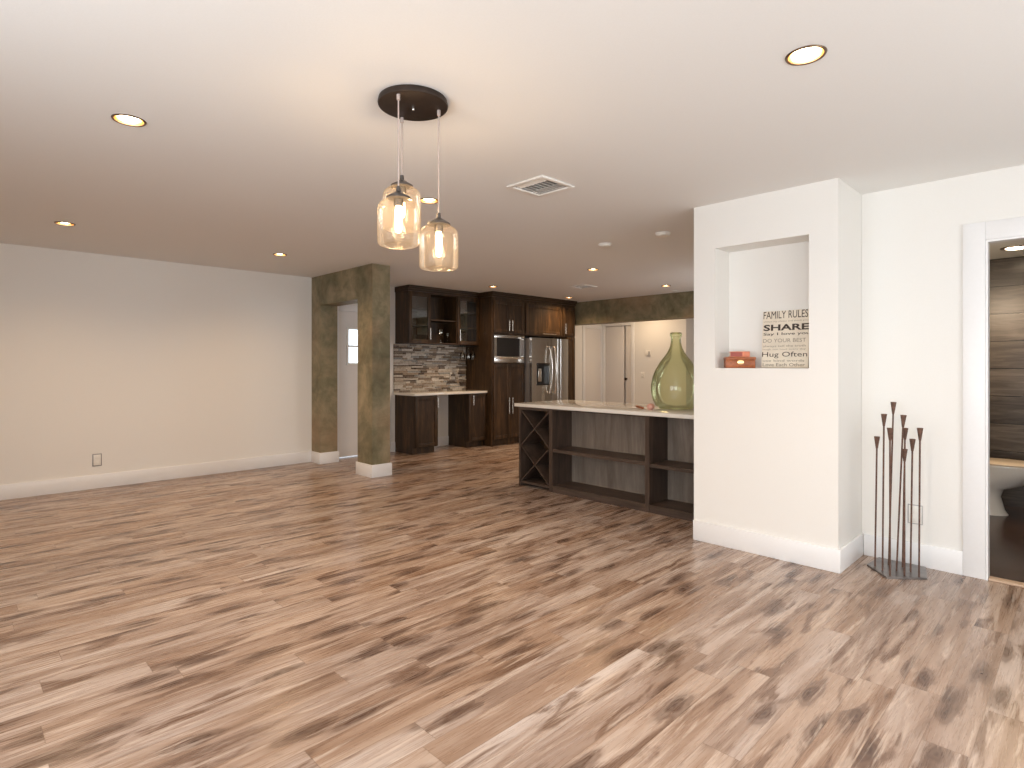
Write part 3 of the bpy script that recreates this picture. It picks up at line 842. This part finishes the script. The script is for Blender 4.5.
# ------------------------------------------------------------------ niche contents
def text_mesh(body, name, mat, parent, width, height, M4, bold=0.0):
    cu = bpy.data.curves.new(name, 'FONT'); cu.body = body; cu.size = 1.0; cu.extrude = 0.0; cu.offset = bold; cu.resolution_u = 3
    to = bpy.data.objects.new('tmp', cu); COL.objects.link(to)
    dg = bpy.context.evaluated_depsgraph_get()
    me = bpy.data.meshes.new_from_object(to.evaluated_get(dg))
    bpy.data.objects.remove(to); bpy.data.curves.remove(cu)
    xs_ = [v.co.x for v in me.vertices]; ys_ = [v.co.y for v in me.vertices]
    sx = width / (max(xs_) - min(xs_)); sy = height / (max(ys_) - min(ys_))
    base = world_loc(parent)
    for v in me.vertices:
        v.co = M4 @ Vector(((v.co.x - min(xs_)) * sx, (v.co.y - min(ys_)) * sy, 0)) - base
    me.materials.append(M[mat]); me.name = name
    o = bpy.data.objects.new(name, me); COL.objects.link(o); o.parent = parent
    return o
SY0, SY1, SZ0, SH = 1.340, 1.648, CZ0 + .001, .397
sign = thing('family_rules_sign', 'cream canvas sign of printed family rules leaning in the wall niche', 'sign', (4.09, (SY0 + SY1) / 2, SZ0))
lean = math.radians(4.5)
# sign frame: local u runs to the right as seen (towards -Y), w up the board, thickness +X (away)
def sign_mat(u, w, n=0.0):
    # board foot at X=4.090, leaning back towards the niche wall
    up_ = Vector((math.sin(lean), 0, math.cos(lean))); rt = Vector((0, -1, 0)); nn = Vector((-math.cos(lean), 0, math.sin(lean)))
    o_ = Vector((4.092, SY1, SZ0 + .002)) + rt * u + up_ * w + nn * n
    return Matrix(((rt.x, up_.x, nn.x, o_.x), (rt.y, up_.y, nn.y, o_.y), (rt.z, up_.z, nn.z, o_.z), (0, 0, 0, 1)))
SW = SY1 - SY0
b = B().box(0, SW, 0, SH, -.022, 0, .002).xform(sign_mat(0, 0)); b.build('board', 'cream', sign)
LINES = [('FAMILY RULES', .006, .322, .343, .052, 'ink', .0), ('always say please and thank you', .008, .32, .316, .013, 'ink_soft', 0), ('SHARE', .008, .328, .258, .044, 'ink', .03), ('Say I', .008, .110, .221, .024, 'ink', .012), ('love you', .132, .200, .221, .024, 'ink', .012),
         ('DO YOUR BEST', .008, .31, .176, .026, 'ink_soft', 0), ('always tell the truth', .008, .31, .140, .018, 'ink_soft', .0), ('laugh out loud every day', .008, .31, .121, .012, 'ink_soft', 0),
         ('Hug Often', .004, .325, .066, .044, 'ink', .0), ('use kind words', .010, .30, .042, .015, 'ink_soft', 0), ('Love Each Other', .010, .305, .010, .022, 'ink_soft', .01)]
for body, u, w, z, hgt, mat, bold in LINES:
    text_mesh(body, 'lettering', mat, sign, w * .915, hgt, sign_mat(u, z, .0012), bold)

BXC, BYC, BA = 4.037, 1.780, math.radians(33)
BM = Matrix.Translation((BXC, BYC, CZ0)) @ Matrix.Rotation(BA, 4, 'Z')       # box frame: front faces local -X
wb_ = thing('wooden_box', 'small chestnut wooden keepsake box with oval brass escutcheon in the niche', 'box', (BXC, BYC, CZ0))
hl, hd = .098, .052
B().box(-hd, hd, -hl, hl, .001, .058, .003).xform(BM).build('body', 'box_wood', wb_)
B().box(-hd - .003, hd + .003, -hl - .003, hl + .003, .0585, .078, .003).xform(BM).build('lid', 'box_wood', wb_)
b = B().lathe([(0, .004), (.010, .004), (.016, .002), (.017, 0)], 0, 0, 24, sx=1.35)
b.xform(BM @ Matrix.Translation((-hd - .0005, 0, .042)) @ Matrix(((0, 0, -1, 0), (-1, 0, 0, 0), (0, 1, 0, 0), (0, 0, 0, 1))))
b.build('escutcheon', 'brass', wb_)
zt_ = .0785
bk = thing('small_book', 'small orange-red book with dark spine label lying on the wooden box', 'book', (BXC, BYC, CZ0 + zt_))
q0, q1 = -.062, .068
B().box(-.045, .040, q0, q1, zt_ + .0008, zt_ + .005, .001).box(-.045, .040, q0, q1, zt_ + .035, zt_ + .039, .001).box(-.045, -.041, q0, q1, zt_ + .005, zt_ + .035).xform(BM).build('cover', 'orange', bk)
B().box(-.0405, .036, q0 + .004, q1 - .004, zt_ + .0055, zt_ + .0345).xform(BM).build('pages', 'cream', bk)
B().box(-.0465, -.0451, q0 + .05, q1 - .002, zt_ + .004, zt_ + .034).xform(BM).build('spine_label', 'red', bk)

# ------------------------------------------------------------------ candle stand
cd = thing('candle_stand', 'tall rusted iron candle stand of nine rods on flat plate by bathroom door', 'candle holder', (4.20, .87, 0))
B().prism([(4.187, 1.019), (4.018, .873), (4.17, .700), (4.395, .745), (4.395, 1.00)], .001, .012).build('base_plate', 'plate_iron', cd)
RODS = [((875, 566), (877, 436.5)), ((882.5, 570.5), (884, 414)), ((890, 575.5), (890, 428)), ((888.7, 565), (893.5, 402)), ((896.5, 571), (903.5, 415)), ((902.5, 567), (905.2, 428)), ((904.5, 576), (904.5, 449)), ((910.5, 572), (912.5, 439)), ((919, 577), (920, 428))]
for (bu, bv), (tu, tv) in RODS:
    p = on_z(bu, bv, .012)
    top = at_depth(tu, tv, depth(p))
    dirn = (top - p).normalized()
    cupb = top - dirn * .075
    rod = B().cone(p, cupb, .0050, n=10).build('rod', 'rust', cd)
    cup = B()
    a = cup.ring(cupb, dirn, .0062, 14); c_ = cup.ring(top, dirn, .0165, 14); i1 = cup.ring(top, dirn, .0145, 14); i2 = cup.ring(top - dirn * .03, dirn, .009, 14)
    cup.bridge(a, c_); cup.bridge(c_, i1); cup.bridge(i1, i2); cup.bm.faces.new(i2); cup.bm.faces.new(list(reversed(a)))
    cup.build('candle_cup', 'rust', rod)

# ------------------------------------------------------------------ outlets, switch, thermostat, smoke detectors
def plate_on(normal, c, name, label, cat, w=.072, hgt=.115, rect=True):
    o = thing(name, label, cat, c)
    n_ = Vector(normal); side = Vector((n_.y, -n_.x, 0))
    def bx(b, u0, u1, z0, z1, d0, d1, bev=0):
        P0 = Vector(c) + side * u0 + n_ * d0 + Vector((0, 0, z0)); P1 = Vector(c) + side * u1 + n_ * d1 + Vector((0, 0, z1))
        b.box(min(P0.x, P1.x), max(P0.x, P1.x), min(P0.y, P1.y), max(P0.y, P1.y), min(P0.z, P1.z), max(P0.z, P1.z), bev)
        return b
    return o, bx
o, bx = plate_on((0, -1, 0), (1.122, N0, .295), 'wall_outlet', 'white wall outlet in a dark frame low on the left wall', 'outlet')
bx(B(), -.040, .040, -.064, .064, .0006, .004, .001).build('dark_edge', 'steel_side', o)
bx(B(), -.032, .032, -.056, .056, .0041, .009, .002).build('cover_plate', 'white_plastic', o)
for zc in (-.026, .026):
    bx(B(), -.016, .016, zc - .018, zc + .018, .0092, .0115, .002).build('socket', 'white_plastic', o)
o, bx = plate_on((-1, 0, 0), (EAST_X, .806, .325), 'wall_outlet', 'white wall outlet behind the iron candle stand', 'outlet')
bx(B(), -.040, .040, -.062, .062, .0006, .004, .001).build('dark_edge', 'duct', o)  # grey rim that paints the thin shadow edge around the plate
bx(B(), -.034, .034, -.056, .056, .0041, .009, .002).build('cover_plate', 'white_plastic', o)
for zc in (-.026, .026):
    bx(B(), -.016, .016, zc - .018, zc + .018, .0092, .0115, .002).build('socket', 'white_plastic', o)
o, bx = plate_on((-1, 0, 0), (HALL_X, 6.29, 1.085), 'light_switch', 'small white light switch on the far hall wall beside the doorway', 'switch')
bx(B(), -.038, .038, -.058, .058, .0006, .007, .002).build('cover_plate', 'white_plastic', o)
bx(B(), -.012, .012, .008, .035, .0072, .013, .002).build('rocker', 'white_plastic', o)
bx(B(), -.012, .012, -.035, -.008, .0072, .013, .002).build('rocker', 'white_plastic', o)
o, bx = plate_on((-1, 0, 0), (HALL_X, 6.155, 1.52), 'thermostat', 'small grey and white thermostat on far hall wall above the switch', 'thermostat')
bx(B(), -.05, .05, -.05, .05, .0006, .026, .004).build('housing', 'white_plastic', o)
bx(B(), -.045, -.012, -.042, .03, .0262, .028).build('display', 'duct', o)
for (x, y, lab) in ((4.489, 3.285, 'flat white ceiling smoke detector nearer the kitchen cabinets'), (4.477, 2.655, 'flat white ceiling smoke detector nearer the niche wall')):
    sd = thing('smoke_detector', lab, 'smoke detector', (x, y, H), 'ceiling smoke detectors')
    B().lathe([(0, H - .030), (.045, H - .030), (.058, H - .022), (.060, H - .012)], x, y, 32).build('cover', 'white_plastic', sd)
    B().lathe([(.060, H - .012), (.066, H - .010), (.066, H - .0005), (0, H - .0005)], x, y, 32).build('base', 'grille', sd)
sd = tag(B().lathe([(0, H - .012), (.06, H - .012), (.075, H - .006), (.075, H - .0005), (0, H - .0005)], 8.10, 4.62, 28).build('ceiling_disc', 'white_plastic'), 'flat white disc on the kitchen ceiling right against the olive beam', 'ceiling cover')

# ------------------------------------------------------------------ ceiling vents
def vent(cx, cy, s, label):
    v_ = thing('ceiling_vent', label, 'vent', (cx, cy, H), 'ceiling air vents')
    b = B(); fw_ = .022; q = s + .006
    b.box(cx - q, cx - s + fw_, cy - q, cy + q, H - .012, H - .0006, .003).box(cx + s - fw_, cx + q, cy - q, cy + q, H - .012, H - .0006, .003)
    b.box(cx - s + fw_, cx + s - fw_, cy - q, cy - s + fw_, H - .012, H - .0006, .003).box(cx - s + fw_, cx + s - fw_, cy + s - fw_, cy + q, H - .012, H - .0006, .003)
    b.build('frame', 'grille', v_)
    i = s - fw_
    b = B()
    b.box(cx - i, cx + i, cy - i, cy + i, H + .09, H + .10)
    for a in ((cx - i - .004, cx - i, cy - i, cy + i), (cx + i, cx + i + .004, cy - i, cy + i), (cx - i, cx + i, cy - i - .004, cy - i), (cx - i, cx + i, cy + i, cy + i + .004)):
        b.box(a[0], a[1], a[2], a[3], H, H + .09)
    b.build('duct', 'duct', v_)
    # side louvres run along Y, centre bank along X
    def louvre(p, q_, tilt):
        b = B(); p, q_ = Vector(p), Vector(q_)
        d_ = (q_ - p).normalized(); sd_ = Vector((-d_.y, d_.x, 0))
        w_ = sd_ * .020 * math.cos(tilt) + Vector((0, 0, 1)) * .020 * math.sin(tilt)
        n_ = d_.cross(w_).normalized() * .0012
        vv = [b.bm.verts.new(c_) for c_ in (p - w_ * .5 - n_, q_ - w_ * .5 - n_, q_ + w_ * .5 - n_, p + w_ * .5 - n_, p - w_ * .5 + n_, q_ - w_ * .5 + n_, q_ + w_ * .5 + n_, p + w_ * .5 + n_)]
        for k_ in ((0, 1, 5, 4), (1, 2, 6, 5), (2, 3, 7, 6), (3, 0, 4, 7), (0, 3, 2, 1), (4, 5, 6, 7)):
            b.bm.faces.new([vv[j] for j in k_])
        b.build('louvre', 'grille', v_)
    for k_ in range(3):
        off = i - .012 - k_ * .026
        louvre((cx - off, cy - i, H + .004), (cx - off, cy + i, H + .004), .7)
        louvre((cx + off, cy - i, H + .004), (cx + off, cy + i, H + .004), -.7)
    inner = i - 3 * .026 + .004
    for k_ in range(7):
        yy = cy - i + .02 + k_ * (2 * i - .04) / 6
        louvre((cx - inner, yy, H + .004), (cx + inner, yy, H + .004), .7)
vent(VENT_C[0], VENT_C[1], VENT_S, 'square white ceiling air vent right of the pendant lamp')
vent(VENT2_C[0], VENT2_C[1], VENT2_S, 'square white ceiling air vent in front of the refrigerator, farther away')

# ------------------------------------------------------------------ recessed downlights
def downlight(x, y, z, label, r=CAN_R, watts=CAN_W):
    d_ = thing('recessed_light', label, 'recessed light', (x, y, z), 'recessed ceiling downlights')
    B().lathe([(r - .001, z + .004), (r - .002, z - .003), (r + .002, z - .006), (r + .006, z - .005), (r + .009, z - .0006)], x, y, 40).build('trim_ring', 'ring', d_)
    B().lathe([(r - .001, z + .003), (r - .008, z + .03), (r - .018, z + .075), (.028, z + .085), (0, z + .085)], x, y, 40).build('reflector', 'gold', d_)
    B().lathe([(0, z + .001), (.022, z + .003), (.042, z + .012), (.046, z + .026), (.026, z + .06), (0, z + .080)], x, y, 32).build('bulb', 'lens', d_)
    l = bpy.data.lights.new('can_lamp', 'SPOT'); l.energy = watts; l.color = WARM; l.spot_size = math.radians(150); l.spot_blend = 1.0; l.shadow_soft_size = .03
    lo = bpy.data.objects.new('lamp_glow', l); COL.objects.link(lo); lo.parent = d_; lo.location = (0, 0, -.004)
    return d_
CAN_LABELS = ['lit bronze-ringed recessed light nearest the camera, in front of the niche wall', 'lit recessed light at far left of the ceiling, nearer the camera', 'lit recessed light above the left wall, farthest left by the room corner',
              'lit recessed light by the left wall just before the olive plaster partition', 'lit recessed light directly behind the pendant jars', 'lit recessed light above the tall pantry with the microwave',
              'lit recessed light just in front of the narrow cabinet right of the refrigerator', 'lit recessed light in mid kitchen ceiling over the bar', 'lit recessed light near the olive beam above the green bottle']
first = None
for (x, y), lab in zip(CANS, CAN_LABELS):
    if first is None:
        first = downlight(x, y, H, lab)
    else:
        o = dup(first, (x, y, H)); o['label'] = lab
bl = thing('recessed_light', 'lit round ceiling light inside the bathroom above the toilet', 'recessed light', (6.30, .45, BCZ))
B().lathe([(.072, BCZ - .006), (.090, BCZ - .010), (.105, BCZ - .006), (.108, BCZ - .0006)], 6.30, .45, 36).build('trim_ring', 'ring', bl)
B().lathe([(0, BCZ - .014), (.050, BCZ - .012), (.073, BCZ - .006), (.073, BCZ - .001), (0, BCZ - .001)], 6.30, .45, 36).build('lens', 'lens', bl)
l = bpy.data.lights.new('can_lamp', 'SPOT'); l.energy = 58.0; l.color = (1.0, .78, .52); l.spot_size = math.radians(150); l.spot_blend = .7; l.shadow_soft_size = .06
lo = bpy.data.objects.new('lamp_glow', l); COL.objects.link(lo); lo.parent = bl; lo.location = (0, 0, -.03)

for (x, y, e_) in ((9.2, 6.0, 11.0), (9.1, 4.0, 7.0)):  # unseen area lights without a fixture, added to brighten the hall
    l = bpy.data.lights.new('hall_fill', 'AREA'); l.shape = 'DISK'; l.size = .3; l.energy = e_; l.color = (1.0, .72, .45)
    lo = bpy.data.objects.new('hall_fill', l); COL.objects.link(lo); lo.location = (x, y, H - .02)

# ------------------------------------------------------------------ pendant cluster
PCX, PCY = 1.457, 2.093
pd = thing('pendant_light', 'three-jar glass pendant lamp hanging from a round dark bronze ceiling plate', 'pendant light', (PCX, PCY, H))
B().lathe([(0, H - .030), (.142, H - .030), (.150, H - .026), (.152, H - .018), (.148, H - .0006), (0, H - .0006)], PCX, PCY, 56).build('canopy', 'bronze', pd)
B().lathe([(0, H - .044), (.005, H - .042), (.007, H - .036), (.006, H - .0302)], PCX, PCY, 16).build('screw', 'nickel', pd)
for (x, y, ztop) in ((1.343, 2.035, 1.992), (1.481, 2.216, 2.112), (1.554, 2.037, 1.920)):
    B().cone((x, y, H - .0302), (x, y, ztop + .03), .0032, n=10).lathe([(.0033, H - .055), (.008, H - .053), (.008, H - .0302)], x, y, 14).build('rod', 'cord', pd)
    cap = B().lathe([(0, ztop + .036), (.008, ztop + .035), (.010, ztop + .014), (.026, ztop + .004), (.050, ztop - .011), (.051, ztop - .018), (.020, ztop - .0182), (.019, ztop - .048), (0, ztop - .048)], x, y, 32).build('cap', 'pewter', pd)
    zt2 = ztop - .0185
    jp = [(.036, zt2), (.042, zt2 - .004), (.064, zt2 - .009), (.079, zt2 - .021), (.086, zt2 - .042), (.0865, zt2 - .10), (.0865, zt2 - .175), (.084, zt2 - .188), (.076, zt2 - .194), (.062, zt2 - .192), (.03, zt2 - .183), (0, zt2 - .180)]
    B().lathe(jp, x, y, 48).build('glass_jar', 'jar_glass', pd, angle=75)
    B().lathe([(.011, ztop - .0485), (.013, ztop - .06), (.014, ztop - .085), (.014, ztop - .14), (.010, ztop - .155), (0, ztop - .160)], x, y, 20).build('bulb', 'bulb', pd)
    l = bpy.data.lights.new('pendant_lamp', 'POINT'); l.energy = 3.2; l.color = (1.0, .70, .40); l.shadow_soft_size = .03
    lo = bpy.data.objects.new('lamp_glow', l); COL.objects.link(lo); lo.parent = pd; lo.location = (x - PCX, y - PCY, ztop - .11 - H)

# ------------------------------------------------------------------ toilet
TXc, TYc = 6.42, .58
to = thing('toilet', 'white porcelain toilet with beige closed lid seen through the bathroom doorway', 'toilet', (TXc, TYc, .008))
def oval(cx, cy, a, bb, front, n=36):
    # egg outline pointing towards -Y (front) ; a = half width along x, bb = back length, front = front length
    return [(cx + a * math.sin(2 * PI * k_ / n), cy + (bb if math.cos(2 * PI * k_ / n) > 0 else front) * math.cos(2 * PI * k_ / n)) for k_ in range(n)]
def loft(b, sections):
    prev = None
    for poly, z_ in sections:
        cur = [b.bm.verts.new((x, y, z_)) for x, y in poly]
        if prev:
            b.bridge(prev, cur)
        else:
            b.bm.faces.new(list(reversed(cur)))
        prev = cur
    b.bm.faces.new(prev)
    return b
b = B()
loft(b, [(oval(TXc, TYc + .08, .115, .22, .15), .0085), (oval(TXc, TYc + .08, .105, .20, .125), .05), (oval(TXc, TYc + .08, .098, .19, .10), .16), (oval(TXc, TYc + .06, .105, .19, .10), .225),
         (oval(TXc, TYc + .04, .135, .20, .19), .265), (oval(TXc, TYc + .02, .168, .22, .30), .340), (oval(TXc, TYc, .183, .23, .345), .397), (oval(TXc, TYc, .186, .23, .352), .422)])
b.build('bowl', 'porcelain', to, angle=60)
b = B(); loft(b, [(oval(TXc, TYc, .190, .235, .358), .4225), (oval(TXc, TYc, .192, .238, .362), .432), (oval(TXc, TYc, .190, .235, .358), .442)])
b.build('seat', 'porcelain', to)
b = B(); loft(b, [(oval(TXc, TYc, .188, .23, .356), .4425), (oval(TXc, TYc, .190, .232, .358), .454), (oval(TXc, TYc, .178, .22, .345), .463)])
b.build('lid', 'seat', to)
B().box(TXc - .21, TXc + .21, TYc + .24, TYc + .44, .40, .76, .02, 0, 3).build('tank', 'porcelain', to)
B().box(TXc - .22, TXc + .22, TYc + .23, TYc + .45, .7605, .795, .01).build('tank_lid', 'porcelain', to)

# warm vanity lamp on the bathroom's near wall left of the doorway, out of the doorway's view
l = bpy.data.lights.new('vanity_lamp', 'AREA'); l.shape = 'RECTANGLE'; l.size = .10; l.size_y = .25; l.energy = 6.0; l.color = (1.0, .80, .58)
lo = bpy.data.objects.new('vanity_lamp', l); COL.objects.link(lo); lo.location = (4.56, .76, 1.95); lo.rotation_euler = (0, -PI / 2, 0)
